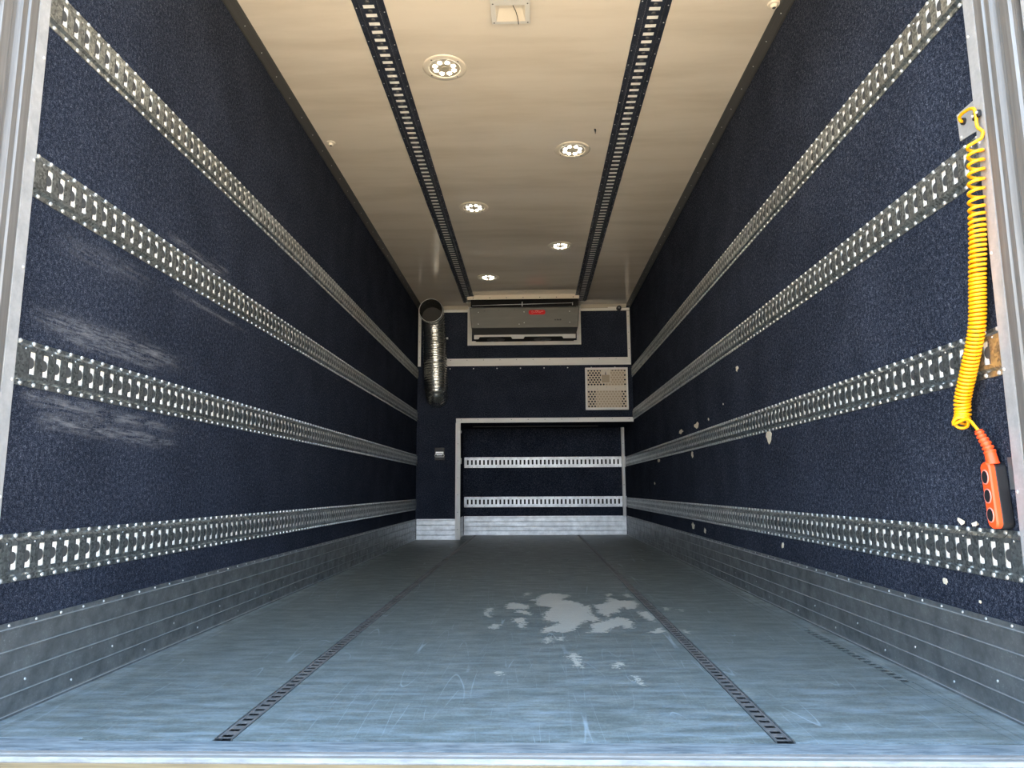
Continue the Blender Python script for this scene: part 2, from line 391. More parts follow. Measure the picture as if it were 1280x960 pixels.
M['floortrack'] = steel_mat('dirty_floor_track', (.15, .14, .135), .5, .2, .35, .3)
for (xa, xb), lab in zip(TR, ('slotted lashing track let into the floor, left of the bare patches', 'slotted lashing track let into the floor, right of the bare patches')):
    t = empty('floor_track', ((xa+xb)/2, YB0, 0), lab, 'floor track', 'long slotted tracks let into the floor')
    m = MB(); slotted_plate(m, (xa+.004, YB0+.01, -.0005), (0, 1, 0), (1, 0, 0), (0, 0, 1), 183, .0385, xb-xa-.008, .0165, .024, .0008)
    m.build('slotted_plate', M['floortrack'], t)
    m = MB(); m.box(xa+.001, xa+.0032, YB0, YB1-.13, -.02, .0012); m.box(xb-.0032, xb-.001, YB0, YB1-.13, -.02, .0008); m.build('edge_strip', M['alu'], t)
    m = MB(); m.box(xa+.001, xb-.001, YB0, YB1-.13, -.03, -.014); m.build('channel', M['black'], t)
t = empty('floor_track', ((ST[0]+ST[1])/2, ST[2], 0), 'short rusty slotted track let into the floor beside the right kick plate', 'floor track')
m = MB(); slotted_plate(m, (ST[0]+.001, ST[2]+.004, -.0003), (0, 1, 0), (1, 0, 0), (0, 0, 1), 20, .0385, .028, .021, .022, .0005)
m.build('slotted_plate', M['floor'], t)
m = MB(); m.box(ST[0]+.001, ST[1]-.001, ST[2], ST[3], -.03, -.012); m.build('channel', plain('rusty_black', (.03, .012, .008), .9), t)

# rear sill
m = MB(); m.box(-.03, W+.03, 1.597, 1.652, -.03, .0015); m.box(0, .29, 1.652, 1.672, -.03, .0012)
sp_ = struct(m.build('trim_1', M['sillblue']), 'scraped bluish metal sill plate at the rear edge of the floor')
m = MB(); m.prism([(1.588, -.03), (1.588, .002), (1.584, .004), (1.570, .004), (1.566, .002), (1.550, .003), (1.543, -.004), (1.543, -.12), (1.588, -.12)], 0, -.06, W+.06)
struct(m.build('trim_2', M['sill']), 'pale aluminium threshold profile at the very bottom of the picture')
m = MB(); m.prism([(1.541, -.006), (1.40, -.016), (1.40, -.10), (1.541, -.10)], 0, -.10, W+.10)
struct(m.build('trim_3', M['tan']), 'sandy orange ledge below the threshold')

# ------------------------------------------------------------- walls
SC = [  # scuffs on the left wall: y0, z0, y1, z1, halfwidth, strength
 (1.76, 1.015, 2.58, 1.02, .030, 1.), (1.85, .985, 2.5, .985, .02, .8), (1.76, .79, 2.60, .775, .020, .9), (1.8, .745, 2.55, .725, .022, 1.),
 (1.75, .80, 2.1, .80, .012, .8), (2.40, 1.475, 2.98, 1.455, .013, 1.), (2.75, 1.50, 2.95, 1.485, .006, .8), (1.82, 1.24, 2.35, 1.265, .03, .35), (2.45, 1.28, 3.15, 1.275, .008, 1.),
 (2.3, .735, 2.6, .722, .008, 1.)]
def scuff(y, z):
    v = 0
    for y0, z0, y1, z1, hw, st in SC:
        if y0-.1 < y < y1+.1:
            t = max(0, min(1, (y-y0)/(y1-y0))); zc = z0+(z1-z0)*t; d = math.hypot(z-zc, (y-(y0+(y1-y0)*t))*.3)
            e = min(1, t*6, (1-t)*4+.1)
            v = max(v, st*e*math.exp(-(d/hw)**2))
    return v
ys = [YF]+frange(1.70, 3.3, 130)+[DR+.06]; zs = [-.06]+frange(.66, 1.56, 120)+[H+.06]
m = MB(); nz = len(zs)
m.add([(0, y, z) for y in ys for z in zs], [(i*nz+j, (i+1)*nz+j, (i+1)*nz+j+1, i*nz+j+1) for i in range(len(ys)-1) for j in range(nz-1)])
vs = [(x, y, z) for x in (-.07, 0) for y in (YF, DR+.06) for z in (-.06, H+.06)]
m.add(vs, [(0, 1, 3, 2), (0, 4, 5, 1), (2, 3, 7, 6), (0, 2, 6, 4), (1, 5, 7, 3)])
wl = struct(m.build('wall_left', M['fleece']), 'left wall lined with dark navy fleece, whitish scuffs near the door')
at = wl.data.attributes.new('scuff', 'FLOAT', 'POINT')
at.data.foreach_set('value', [scuff(v.co.y, v.co.z) if abs(v.co.x) < 1e-4 else 0. for v in wl.data.vertices])
m = MB(); m.box(W, W+.07, YF, DR+.06, -.06, H+.06)
wr = struct(m.build('wall_right', M['fleece']), 'right wall lined with dark navy fleece, torn in small spots')
m = MB(); m.box(0, W, D, DR+.06, 1.30, H)
struct(m.build('wall_back', M['fleece']), 'upper front bulkhead lined with dark navy fleece')
m = MB(); m.box(0, .455, D, DR+.06, 0, 1.30)
struct(m.build('wall_bulkhead', M['fleece']), 'lower left bulkhead beside the alcove, lined with navy fleece')
m = MB(); m.box(.455, W, DR, DR+.06, 0, 1.30)
struct(m.build('wall_alcove', M['fleece']), 'back of the low alcove lined with navy fleece')
m = MB(); m.box(-.07, W+.07, YF-.06, DR+.06, H, H+.07)
struct(m.build('ceiling', M['ceiling']), 'glossy cream ceiling panel')

# torn spots on the right wall
def torn(y, z, wy, wz, sd, par=wr):
    rnd = random.Random(sd); n_ = 13; P = []
    for i in range(n_):
        a = 2*math.pi*i/n_; r = rnd.uniform(.55, 1.1); P.append((y+wy*.5*r*math.cos(a), z+wz*.5*r*math.sin(a)))
    m = MB(); m.prism(P, 0, W-.0025, W-.0003); o = m.build('torn_spot', M['torn'], par); o['label'] = 'torn spot baring the pale backing'
for i, a in enumerate([(3.462, .800, .085, .075), (3.93, 1.212, .05, .035), (4.96, .985, .14, .050), (5.48, .985, .18, .035), (6.5, .803, .14, .04), (5.13, .79, .07, .045),
                       (2.065, .293, .022, .022), (1.915, .259, .012, .010), (5.2, .285, .10, .055), (4.85, .27, .06, .04), (3.36, .29, .03, .03), (4.62, .995, .03, .02), (6.75, .60, .06, .03), (4.25, 1.05, .02, .012), (6.9, .40, .07, .05)]):
    torn(*a, i)
# crumbs of torn material lying on the lower right rail
for i, (y, z, r) in enumerate(((1.945, .462, .013), (1.885, .457, .009))):
    m = MB(); rnd = random.Random(i+50); N = 8
    vs = [(W-.014+rnd.uniform(-.006, .006), y+r*math.cos(2*math.pi*j/N)*rnd.uniform(.5, 1.1), z+r*.8*math.sin(2*math.pi*j/N)*rnd.uniform(.5, 1.1)) for j in range(N)]
    vs += [(W-.002, y, z), (W-.022, y, z+.002)]
    m.add(vs, [(j, (j+1) % N, N) for j in range(N)]+[((j+1) % N, j, N+1) for j in range(N)])
    tag(m.build('torn_crumb', M['torn'], loc=(W-.01, y, z-r)), ('pale torn crumb standing on the lowest right rail left of the orange control', 'smaller pale crumb on the lowest right rail touching the orange control')[i], 'debris')

# corner profiles between wall and ceiling
for s, nm in ((0, 'left'), (1, 'right')):
    X = lambda x: W-x if s else x
    m = MB(); m.prism([(X(.0005), 2.628), (X(.010), 2.628), (X(.046), 2.648), (X(.050), H-.0005), (X(.0005), H-.0005)], 1, YF, D)
    for i in range(31):
        m.dome((X(.026), 1.9+i*.2, 2.637), ((-1 if s else 1)*.5, 0, -1), .0035, .002, 5, 1)
    struct(m.build('trim_%d' % (4+s), [M['trimgrey'], M['rivet']]), 'grey corner profile between %s wall and ceiling' % nm)

# kick plates
def kick_profile():   # (offset from wall, z)
    P = [(.0005, .0005), (.013, .0005), (.013, .006), (.007, .010)]
    for a, b in ((.010, .053), (.053, .105), (.105, .161), (.161, .214)):
        P += [(.007, a+.006), (.0075, b-.006), (.010, b-.002), (.010, b), (.006, b+.002)]
    P += [(.0035, .217), (.0035, .228), (.0005, .228)]
    return P
KP = kick_profile()
def kick(name, kind, a, b, pos, sgn, label, mat, slope=None):
    m = MB()
    if kind == 'x':    # plate on a wall of constant x, running along y
        m.prism([(pos+sgn*o, z) for o, z in KP], 1, a, b)
        P = lambda t, o, z: (pos+sgn*o, t, z); N = (sgn, 0, .15)
    else:
        m.prism([(pos+sgn*o, z) for o, z in KP], 0, a, b)
        P = lambda t, o, z: (t, pos+sgn*o, z); N = (0, sgn, .15)
    for zl, ol in ((.0065, .0133), (.053, .0103), (.105, .0103), (.161, .0103), (.2145, .0095)):
        poly = [(pos+sgn*(ol-.003), zl-.0014), (pos+sgn*(ol+.0006), zl-.0007), (pos+sgn*(ol+.0006), zl+.0003), (pos+sgn*(ol-.003), zl+.0012)]
        m.prism(poly, 1 if kind == 'x' else 0, a, b, 2)
    t = a+.08
    while t < b:
        m.dome(P(t, .0035, .2215), N, .0042, .0028, 6, 1); t += .0985
    t = a+.15; q = 0
    while t < b:
        m.dome(P(t, .0075, (.078, .028)[q % 2]), N, .004, .002, 6, 1); t += .19; q += 1
    struct(m.build(name, [mat, M['rivet'], M['lip']]), label)
kick('baseboard_left', 'x', 1.716, D-.001, 0, 1, 'ribbed aluminium kick plate along the left wall', M['alu'])
kick('baseboard_right', 'x', 1.716, DR-.012, W, -1, 'ribbed aluminium kick plate along the right wall', M['alu'])
kick('baseboard_bulkhead', 'y', .012, .455, D, -1, 'pale ribbed kick plate on the lower left bulkhead', M['alulight'])
kick('baseboard_alcove', 'y', .469, W-.012, DR, -1, 'pale ribbed kick plate across the back of the alcove', M['alulight'])
kick('baseboard_jamb', 'x', D+.03, DR-.001, .455, 1, 'ribbed kick plate on the left cheek of the alcove', M['alulight'])

# ------------------------------------------------------------- lashing rails on the walls
def wall_rail(X0, sgn, y0, y1, ztop, label, group, first=0):
    hgt = .120; z0 = ztop-hgt
    t = empty('lashing_rail', (X0, y0, z0), label, 'lashing rail', group)
    # first: y of the first slot centre
    pitch = .050; ns = int((y1-first-.03)/pitch)+1; start = first-pitch/2-y0
    X = lambda o: X0+sgn*o
    m = MB(); U = (0, 1, 0); V = (0, 0, 1); N = (sgn, 0, 0)
    fz0, fz1, fo = z0+.021, ztop-.019, .0105
    slotted_plate(m, (X(fo), y0, fz0), U, V, N, ns, pitch, fz1-fz0, .0235, .0585, .0008, 0, start, max(.001, y1-(first-pitch/2+ns*pitch)))
    prof = [(0.0005, z0), (.0025, z0+.0005), (.0025, z0+.014), (fo, fz0)]
    prof2 = [(fo, fz1), (.0025, ztop-.010), (.0025, ztop-.0005), (.0005, ztop)]
    for P in (prof, prof2):
        for (a, za), (b, zb) in zip(P, P[1:]):
            m.add([(X(a), y0, za), (X(a), y1, za), (X(b), y1, zb), (X(b), y0, zb)], [(0, 1, 2, 3)], 0)
    y = first+pitch*.5-.0125-pitch
    i = 0
    while y < y1-.01:
        if y > y0+.006:
            m.dome((X(.0025), y, ztop-.0052), (sgn, 0, .0), .0062, .0042, 7, 1)
            m.dome((X(.0025), y+.012, z0+.0068), (sgn, 0, .0), .0062, .0042, 7, 1)
            if i % 2 == 0: m.dome((X(fo), y+.012, fz1-.005), (sgn, 0, 0), .0028, .0012, 5, 1)
        if i % 4 == 1:   # little saw cut across the upper slope
            a = y-.009
            m.add([(X(.0031), a, ztop-.0102), (X(.0031), a+.0022, ztop-.0102), (X(fo+.0006), a+.0072, fz1), (X(fo+.0006), a+.005, fz1)], [(0, 1, 2, 3)], 2)
        y += pitch; i += 1
    m.build('slotted_profile', [M['galv'], M['rivet'], M['black']], t)
    m = MB(); m.box(min(X(.0002), X(.0070)), max(X(.0002), X(.0070)), y0+.001, y1-.001, z0+.024, ztop-.022)
    m.build('backing_strip', M['cream'], t)
    m = MB()         # dark scalloped shapes set behind the near edge of every slot
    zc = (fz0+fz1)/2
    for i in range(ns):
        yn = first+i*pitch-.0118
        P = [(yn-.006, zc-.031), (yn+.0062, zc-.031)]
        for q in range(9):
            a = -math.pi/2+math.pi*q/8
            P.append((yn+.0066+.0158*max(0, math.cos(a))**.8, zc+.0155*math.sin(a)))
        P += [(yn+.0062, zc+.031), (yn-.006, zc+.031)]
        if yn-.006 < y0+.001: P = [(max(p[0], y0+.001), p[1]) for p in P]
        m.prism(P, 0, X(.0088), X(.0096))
    m.build('dark_scallops', M['scallop'], t)
    return t
ZT = (1.9312, 1.4418, .9415, .4475)
ords = ('topmost', 'second from the top', 'third from the top', 'lowest')
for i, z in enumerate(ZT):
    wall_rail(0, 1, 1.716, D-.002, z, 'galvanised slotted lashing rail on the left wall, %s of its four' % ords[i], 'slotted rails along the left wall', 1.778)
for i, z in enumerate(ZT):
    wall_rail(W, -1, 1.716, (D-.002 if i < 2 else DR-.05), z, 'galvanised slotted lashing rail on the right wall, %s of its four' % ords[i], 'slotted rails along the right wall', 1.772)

# rails across the back of the alcove
for z0, z1, lab in ((.815, .945, 'bright slotted rail across the alcove back, upper of the two'), (.335, .462, 'bright slotted rail across the alcove back, lower of the two')):
    t = empty('lashing_rail', (.47, DR, z0), lab, 'lashing rail', 'bright rails across the alcove')
    m = MB(); x0, x1 = .47, W-.002; fo = .0115; ns = 39; p = .050; st = (x1-x0-ns*p)/2
    slotted_plate(m, (x0, DR-fo, z0+.020), (1, 0, 0), (0, 0, 1), (0, -1, 0), ns, p, z1-z0-.038, .0215, .058, .003, 0, st, st)
    for P in ([(.0005, z0), (.003, z0+.001), (.003, z0+.014), (fo, z0+.020)], [(fo, z1-.018), (.003, z1-.012), (.003, z1-.001), (.0005, z1)]):
        for (a, za), (b, zb) in zip(P, P[1:]):
            m.add([(x0, DR-a, za), (x1, DR-a, za), (x1, DR-b, zb), (x0, DR-b, zb)], [(0, 1, 2, 3)], 0)
    for i in range(13): m.dome((x0+.06+i*.15, DR-.003, z1-.006), (0, -1, 0), .004, .002, 6, 1); m.dome((x0+.1+i*.15, DR-.003, z0+.007), (0, -1, 0), .004, .002, 6, 1)
    m.build('slotted_profile', [M['alulight'], M['screw']], t)
    m = MB(); m.box(x0+.002, x1-.002, DR-.0018, DR-.0004, z0+.022, z1-.020); m.build('backing_strip', M['black'], t)  # black backing paints the deep shade seen through the slots

# ------------------------------------------------------------- ceiling tracks
for xa, xb, lab in ((.545, .683, 'dark slotted track along the ceiling, left of the round lamps'), (1.800, 1.938, 'dark slotted track along the ceiling, right of the round lamps')):
    t = empty('ceiling_track', ((xa+xb)/2, YF, H), lab, 'ceiling track', 'dark slotted tracks along the ceiling')
    m = MB(); y0, y1 = YF, 7.80; p = .0585; first = 2.765; ns = int((y1-(first-20*p))/p)-1; st = first-20*p-p/2-y0
    pl = .012
    slotted_plate(m, (xa+.030, y0, H-pl), (0, 1, 0), (1, 0, 0), (0, 0, -1), ns, p, xb-xa-.060,   .0235, .050, .0008, 0, 0 if st <= 0 else st, .002)
    for P in ([(xa, H-.0005), (xa, H-.003), (xa+.020, H-.003), (xa+.030, H-pl)], [(xb-.030, H-pl), (xb-.020, H-.003), (xb, H-.003), (xb, H-.0005)]):
        for (a, za), (b, zb) in zip(P, P[1:]):
            m.add([(a, y0, za), (b, y0, zb), (b, y1, zb), (a, y1, za)], [(0, 1, 2, 3)], 0)
    i = 0; y = 2.0
    while y < y1-.02:
        m.dome((xa+.010, y, H-.003), (0, 0, -1), .0035, .002, 5, 1); m.dome((xb-.010, y+.03, H-.003), (0, 0, -1), .0035, .002, 5, 1)
        y += .117
    for i in range(ns):      # a round pressed boss between the slots
        m.dome(((xa+xb)/2, y0+max(0, st)+(i+1)*p, H-pl), (0, 0, -1), .0105, .0045, 10, 2)
    o = m.build('slotted_profile', [M['blackrail'], M['rivet'], M['unitdark']], t)
    m = MB(); m.box(xa+.028, xb-.028, y0+.001, y1-.001, H-.0104, H-.0003); m.build('backing_strip', M['cream'], t)

# ------------------------------------------------------------- round ceiling lamps
def lamp(x, y, label):
    t = empty('ceiling_lamp', (x, y, H), label, 'ceiling lamp', 'round lamps in the ceiling')
    seg = 40; m = MB()
    prof = [(.110, 0), (.109, -.003), (.105, -.005), (.082, -.0062), (.077, -.0050), (.076, -.0005)]
    vs = [(x+r*math.cos(2*math.pi*j/seg), y+r*math.sin(2*math.pi*j/seg), H+z) for r, z in prof for j in range(seg)]
    m.add(vs, [(i*seg+j, i*seg+(j+1) % seg, (i+1)*seg+(j+1) % seg, (i+1)*seg+j) for i in range(len(prof)-1) for j in range(seg)])
    m.build('bezel', M['bezel'], t, smooth=True)
    m = MB(); m.disc((x, y, H-.004), (0, 0, 1), .0765, .0035, 32); m.disc((x, y, H-.006), (0, 0, 1), .016, .003, 16); m.build('reflector', M['reflector'], t)
    for k in range(8):
        a = 2*math.pi*(k+.5)/8; m = MB(); m.dome((x+.049*math.cos(a), y+.049*math.sin(a), H-.004), (0, 0, -1), .0118, .005, 12)
        m.build('led', M['led'], t, smooth=True)
    for k in range(4):
        a = math.pi/4+k*math.pi/2+.12; m = MB(); m.dome((x+.092*math.cos(a), y+.092*math.sin(a), H-.0056), (0, 0, -1), .0045, .002, 8); m.build('screw', M['screw'], t)
for i, (x, y) in enumerate([(.888, 3.28), (1.580, 4.18), (.888, 5.07), (1.573, 5.95), (.886, 6.85)]):
    lamp(x, y, ['round lit lamp nearest the opening, beside the left ceiling track', 'round lit lamp beside the right ceiling track, nearer of the two there',
        'round lit lamp in the left row, between the nearest and the farthest', 'round lit lamp beside the right ceiling track, farther of the two there', 'farthest round lit lamp, just before the grey cooling unit'][i])

# square recessed housing at the top edge
t = empty('ceiling_housing', (1.232, 2.80, H), 'square pale housing with a scooped recess and loose black wire on the ceiling', 'ceiling fixture')
x0, x1, y0, y1 = 1.146, 1.320, 2.70, 2.935
m = MB(); b_ = .022
ix0, ix1, iy0, iy1 = x0+b_, x1-b_, 2.81, y1-.018
def ring(z): return [(x0, y0, z), (x1, y0, z), (x1, y1, z), (x0, y1, z)]
m.add(ring(H-.001)+ring(H-.014)+[(ix0, iy0, H-.014), (ix1, iy0, H-.014), (ix1, iy1, H-.014), (ix0, iy1, H-.014)],
      [(0, 1, 5, 4), (1, 2, 6, 5), (2, 3, 7, 6), (3, 0, 4, 7), (4, 5, 9, 8), (5, 6, 10, 9), (6, 7, 11, 10), (7, 4, 8, 11)])
m.build('frame', M['housing'], t, bevel=.002)
m = MB(); m.add([(ix0, iy0, H-.014), (ix1, iy0, H-.014), (ix1, iy1, H-.014), (ix0, iy1, H-.014), (ix0+.014, iy0+.002, H-.002), (ix1-.014, iy0+.002, H-.002), (ix1-.014, iy0+.035, H-.002), (ix0+.014, iy0+.035, H-.002)],
      [(0, 1, 5, 4), (1, 2, 6, 5), (2, 3, 7, 6), (3, 0, 4, 7), (4, 5, 6, 7)])
m.build('scoop', M['bezel'], t)
for x, y in ((x0+.011, y1-.009), (x1-.011, y1-.009), (x0+.011, 2.80), (x1-.011, 2.80)):
    m = MB(); m.dome((x, y, H-.014), (0, 0, -1), .0038, .002, 8); m.build('screw', M['screw'], t)
m = MB(); m.tube([(1.245, 2.81, H-.014), (1.256, 2.84, H-.019), (1.262, 2.87, H-.021), (1.266, 2.90, H-.021), (1.267, 2.935, H-.016)], .0019, 6)
m.build('wire', M['rubber'], t, smooth=True)

# small things on the ceiling
for (x, y, lab) in ((.098, 4.03, 'small off-white plug on the ceiling by the left wall'), (2.39, 2.86, 'small off-white plug on the ceiling by the right wall')):
    m = MB(); m.disc((x, y, H-.0005), (0, 0, -1), .028, .006, 16, r2=.024); m.disc((x, y, H-.006), (0, 0, -1), .016, .014, 14, r2=.012); m.disc((x, y, H-.0201), (0, 0, -1), .008, .0006, 10, 1)
    tag(m.build('ceiling_plug', [M['bezel'], M['unitdark']], loc=(x, y, H)), lab, 'plug', 'ceiling plugs')
m = MB(); m.tube([(1.700, 3.93, H-.001), (1.701, 3.92, H-.012), (1.699, 3.905, H-.028), (1.698, 3.90, H-.046)], [.006, .005, .0035, .001], 6)
tag(m.build('loose_strand', M['rubber'], loc=(1.70, 3.92, H)), 'short black strand hanging from the ceiling beside the right track', 'strand')

# ------------------------------------------------------------- bulkhead trims
def strip(name, x0, x1, z0, z1, label, screws='h', y=D, th=.004, mat='white', step=.19):
    m = MB(); m.box(x0, x1, y-th, y-.0004, z0, z1)
    if screws == 'h':
        x = x0+.06
        while x < x1-.02: m.dome((x, y-th, z1-.018), (0, -1, 0), .0045, .002, 6, 1); x += step
    elif screws == 'v':
        z = z0+.1
        while z < z1-.05: m.dome(((x0+x1)/2, y-th, z), (0, -1, 0), .0045, .002, 6, 1); z += step
    return struct(m.build(name, [M[mat], M['screw']], bevel=.0008), label)
strip('trim_6', .32, W-.012, 1.955, 2.042, 'wide white cross trim on the bulkhead')
strip('trim_7', .002, .036, 1.955, H-.065, 'white vertical trim left on the bulkhead behind the duct', 'v')
strip('trim_8', W-.046, W-.012, 2.042, H-.070, 'white vertical trim right on the bulkhead', 'v')
strip('trim_9', .002, .585, 2.590, 2.622, 'white trim under the ceiling left of the cooling unit', None)
strip('trim_10', 1.885, W-.012, 2.590, 2.622, 'white trim under the ceiling right of the cooling unit', None)
m = MB()
for a, b in ((.05, .585), (1.885, W-.05)): m.prism([(D-.001, 2.625), (D-.06, H-.0005), (D-.001, H-.0005)], 0, a, b)
struct(m.build('trim_11', M['bezel']), 'cream angle between ceiling and bulkhead')
strip('trim_12', .448, W-.002, 1.300, 1.352, 'white trim across the top of the alcove opening')
strip('trim_13', .445, .499, 0.012, 1.300, 'white trim up the left side of the alcove opening', 'v', y=D-.0, th=.0125)
m = MB(); m.box(.4555, .4995, D+.0005, D+.03, .0, 1.30); struct(m.build('trim_14', M['white']), 'return of the white trim at the left cheek of the alcove')
# screws under the wide trim
m = MB()
for i in range(9): m.dome((.375+i*.27, D-.0003, 1.925), (0, -1, 0), .007, .003, 8)
struct(m.build('trim_15', M['rivet']), 'row of bright screw heads under the wide cross trim')
# post in the alcove corner
m = MB(); m.box(W-.056, W-.020, DR-.065, DR-.0135, .228, 1.299); m.dome((W-.038, DR-.065, 1.1), (0, -1, 0), .005, .002, 6, 1); m.dome((W-.038, DR-.065, .6), (0, -1, 0), .005, .002, 6, 1)
tag(m.build('corner_post', [M['white'], M['screw']], bevel=.003), 'slim white post in the right corner of the alcove', 'post')
m = MB(); m.prism([(DR-.30, 1.2985), (DR-.33, 1.2985), (DR-.33, 1.292), (DR-.30, 1.292)], 0, .6, 2.1)
struct(m.build('trim_16', M['unitdark']), 'thin strip under the alcove ceiling')
# small catch on the left cheek
for z, h_, lab in ((.88, .10, 'small metal catch on the left cheek of the alcove, below'), (1.22, .045, 'small metal hook at the top left corner of the alcove')):
    m = MB(); m.box(.4555, .470, D+.25, D+.31, z-h_/2, z+h_/2); m.box(.470, .485, D+.27, D+.285, z-h_/3, z+h_/3)
    tag(m.build('catch', M['alulight'], bevel=.002), lab, 'catch')

# ------------------------------------------------------------- cooling unit
t = empty('cooling_unit', (1.237, D, 2.20), 'grey cooling unit with red sticker hanging under the ceiling at the front bulkhead', 'cooling unit')
def taper(poly, xa, xb):   # poly list of (y,z,insetx)
    n_ = len(poly); vs = [(xa+i, y, z) for y, z, i in poly]+[(xb-i, y, z) for y, z, i in poly]
    return vs, [tuple(range(n_))[::-1], tuple(range(n_, 2*n_))]+[(i, (i+1) % n_, n_+(i+1) % n_, n_+i) for i in range(n_)]
m = MB(); m.add(*taper([(7.62, 2.548, .0), (7.60, 2.535, .0), (7.585, 2.305, .022), (7.985, 2.315, .022), (7.985, 2.56, 0)], .632, 1.846))
m.build('cover', M['unit'], t, bevel=.008)
m = MB(); m.add(*taper([(7.590, 2.304, .024), (7.735, 2.262, .034), (7.985, 2.262, .034), (7.985, 2.304, .024)], .632, 1.846))
m.build('lower_panel', M['unitdark'], t)
m = MB()
xs = [.672, .722, .735, 1.085, 1.10, 1.225, 1.24, 1.655, 1.67, 1.806]; zb = [2.213, 2.213, 2.238, 2.238, 2.213, 2.213, 2.238, 2.238, 2.213, 2.213]
vs = [(x, y, 2.261) for y in (7.737, 7.741) for x in xs]+[(x, y, z) for y in (7.737, 7.741) for x, z in zip(xs, zb)]
n_ = len(xs); fs = []
for i in range(n_-1):
    fs += [(i, i+1, 2*n_+i+1, 2*n_+i), (n_+i, 3*n_+i, 3*n_+i+1, n_+i+1), (2*n_+i, 2*n_+i+1, 3*n_+i+1, 3*n_+i)]
m.add(vs, fs); m.build('air_lip', M['housing'], t)
m = MB(); m.box(.675, 1.80, 7.744, 7.985, 2.235, 2.2615); m.build('fan_opening', M['black'], t)
for k in range(2):
    xc = (.91, 1.44)[k]; m = MB()
    m.disc((xc, 7.87, 2.234), (0, 0, -1), .10, .004, 24); m.disc((xc, 7.87, 2.229), (0, 0, -1), .03, .01, 16); m.build('fan_guard', M['unitdark'], t)
# red sticker, rounded bar with illegible paler script
def unit_y(z): return 7.600-(2.535-z)/(2.535-2.305)*.015
m = MB(); P = []
xc, zc, hx, hz = 1.377, 2.478, .092, .026
for cx_, cz_, a0 in ((xc+hx-.022, zc+hz-.022, 0), (xc-hx+.022, zc+hz-.022, 90), (xc-hx+.022, zc-hz+.022, 180), (xc+hx-.022, zc-hz+.022, 270)):
    for q in range(5): a = math.radians(a0+q*22.5); P.append((cx_+.022*math.cos(a), cz_+.022*math.sin(a)))
n_ = len(P); vs = [(x, unit_y(z)-.0045, z) for x, z in P]+[(x, unit_y(z)-.0005, z) for x, z in P]
m.add(vs, [tuple(range(n_)), tuple(range(n_, 2*n_))[::-1]]+[(i, n_+i, n_+(i+1) % n_, (i+1) % n_) for i in range(n_)])
st = m.build('red_sticker', M['sticker'], t); st['label'] = 'red rounded sticker'
m = MB()
for pts in ([(-.062, .004), (-.052, .014), (-.040, .006), (-.046, -.008), (-.060, -.006)], [(-.030, -.006), (-.018, .006), (-.006, -.004), (.006, .008), (.020, -.002), (.034, .008)], [(.030, -.006), (.046, .006), (.060, .012), (.070, .006)], [(-.02, .014), (.0, .017), (.018, .012)]):
    m.tube([(xc+a, unit_y(zc+b)-.0047, zc+b) for a, b in pts], .0028, 5)
m.build('pale_script', M['print'], st)
m = MB(); 
for i, dx in enumerate((0, .022, .04, .058)): m.box(1.57+dx, 1.584+dx, unit_y(2.39)-.0035, unit_y(2.39)-.001, 2.383, 2.395+.004*(i % 2))
m.build('small_print', M['darkprint'], t)
for x, z in ((.73, 2.485), (.73, 2.35), (.80, 2.50), (.955, 2.51), (1.13, 2.51), (1.235, 2.485), (1.235, 2.36), (1.18, 2.345), (1.735, 2.485), (1.735, 2.36)):
    m = MB(); m.dome((x, unit_y(z)-.0012, z), (0, -1, 0), .006, .004, 8); m.build('screw', M['rivet'] if z < 2.5 else M['screw'], t)
m = MB(); m.box(.64, 1.84, 7.66, 7.668, 2.562, 2.652); m.build('gap_shade_sheet', M['black'], t)  # black sheet added to put shade into the gap over the unit
# pipe/wire in front of the gap
m = MB(); m.tube([(.66, 7.615, 2.565), (1.0, 7.61, 2.572), (1.215, 7.61, 2.575), (1.77, 7.61, 2.585)], .0035, 6); m.tube([(1.215, 7.60, 2.600), (1.215, 7.598, 2.545)], .006, 6); m.tube([(1.77, 7.61, 2.59), (1.77, 7.61, 2.56)], .0045, 6)
m.build('drip_rod', M['alulight'], t, smooth=True)
for x in (.72, 1.75):
    m = MB(); m.box(x, x+.04, 7.70, 7.95, 2.5605, 2.6545); m.build('hanger', M['unitdark'], t)
# white frame behind the unit and the bar before it
m = MB()
m.box(.575, .625, D-.006, D-.0005, 2.195, H-.001); m.box(1.835, 1.885, D-.006, D-.0005, 2.195, H-.001); m.box(.625, 1.835, D-.006, D-.0005, 2.195, 2.245)
struct(m.build('trim_17', M['white'], bevel=.001), 'white frame on the bulkhead around the cooling unit')
m = MB(); m.box(.690, 1.795, 7.50, 7.56, H-.016, H-.0005, 0); m.box(.615, 1.838, 7.50, 7.506, 2.605, 2.6395, 0); m.box(.615, 1.838, 7.506, 7.55, 2.634, 2.6395, 0)
for i in range(7): m.dome((.68+i*.182, 7.50, 2.622), (0, -1, 0), .006, .002, 6, 1)
tag(m.build('cross_bar', [M['bezel'], M['screw']]), 'cream cross bar fixed under the ceiling before the cooling unit', 'bar')

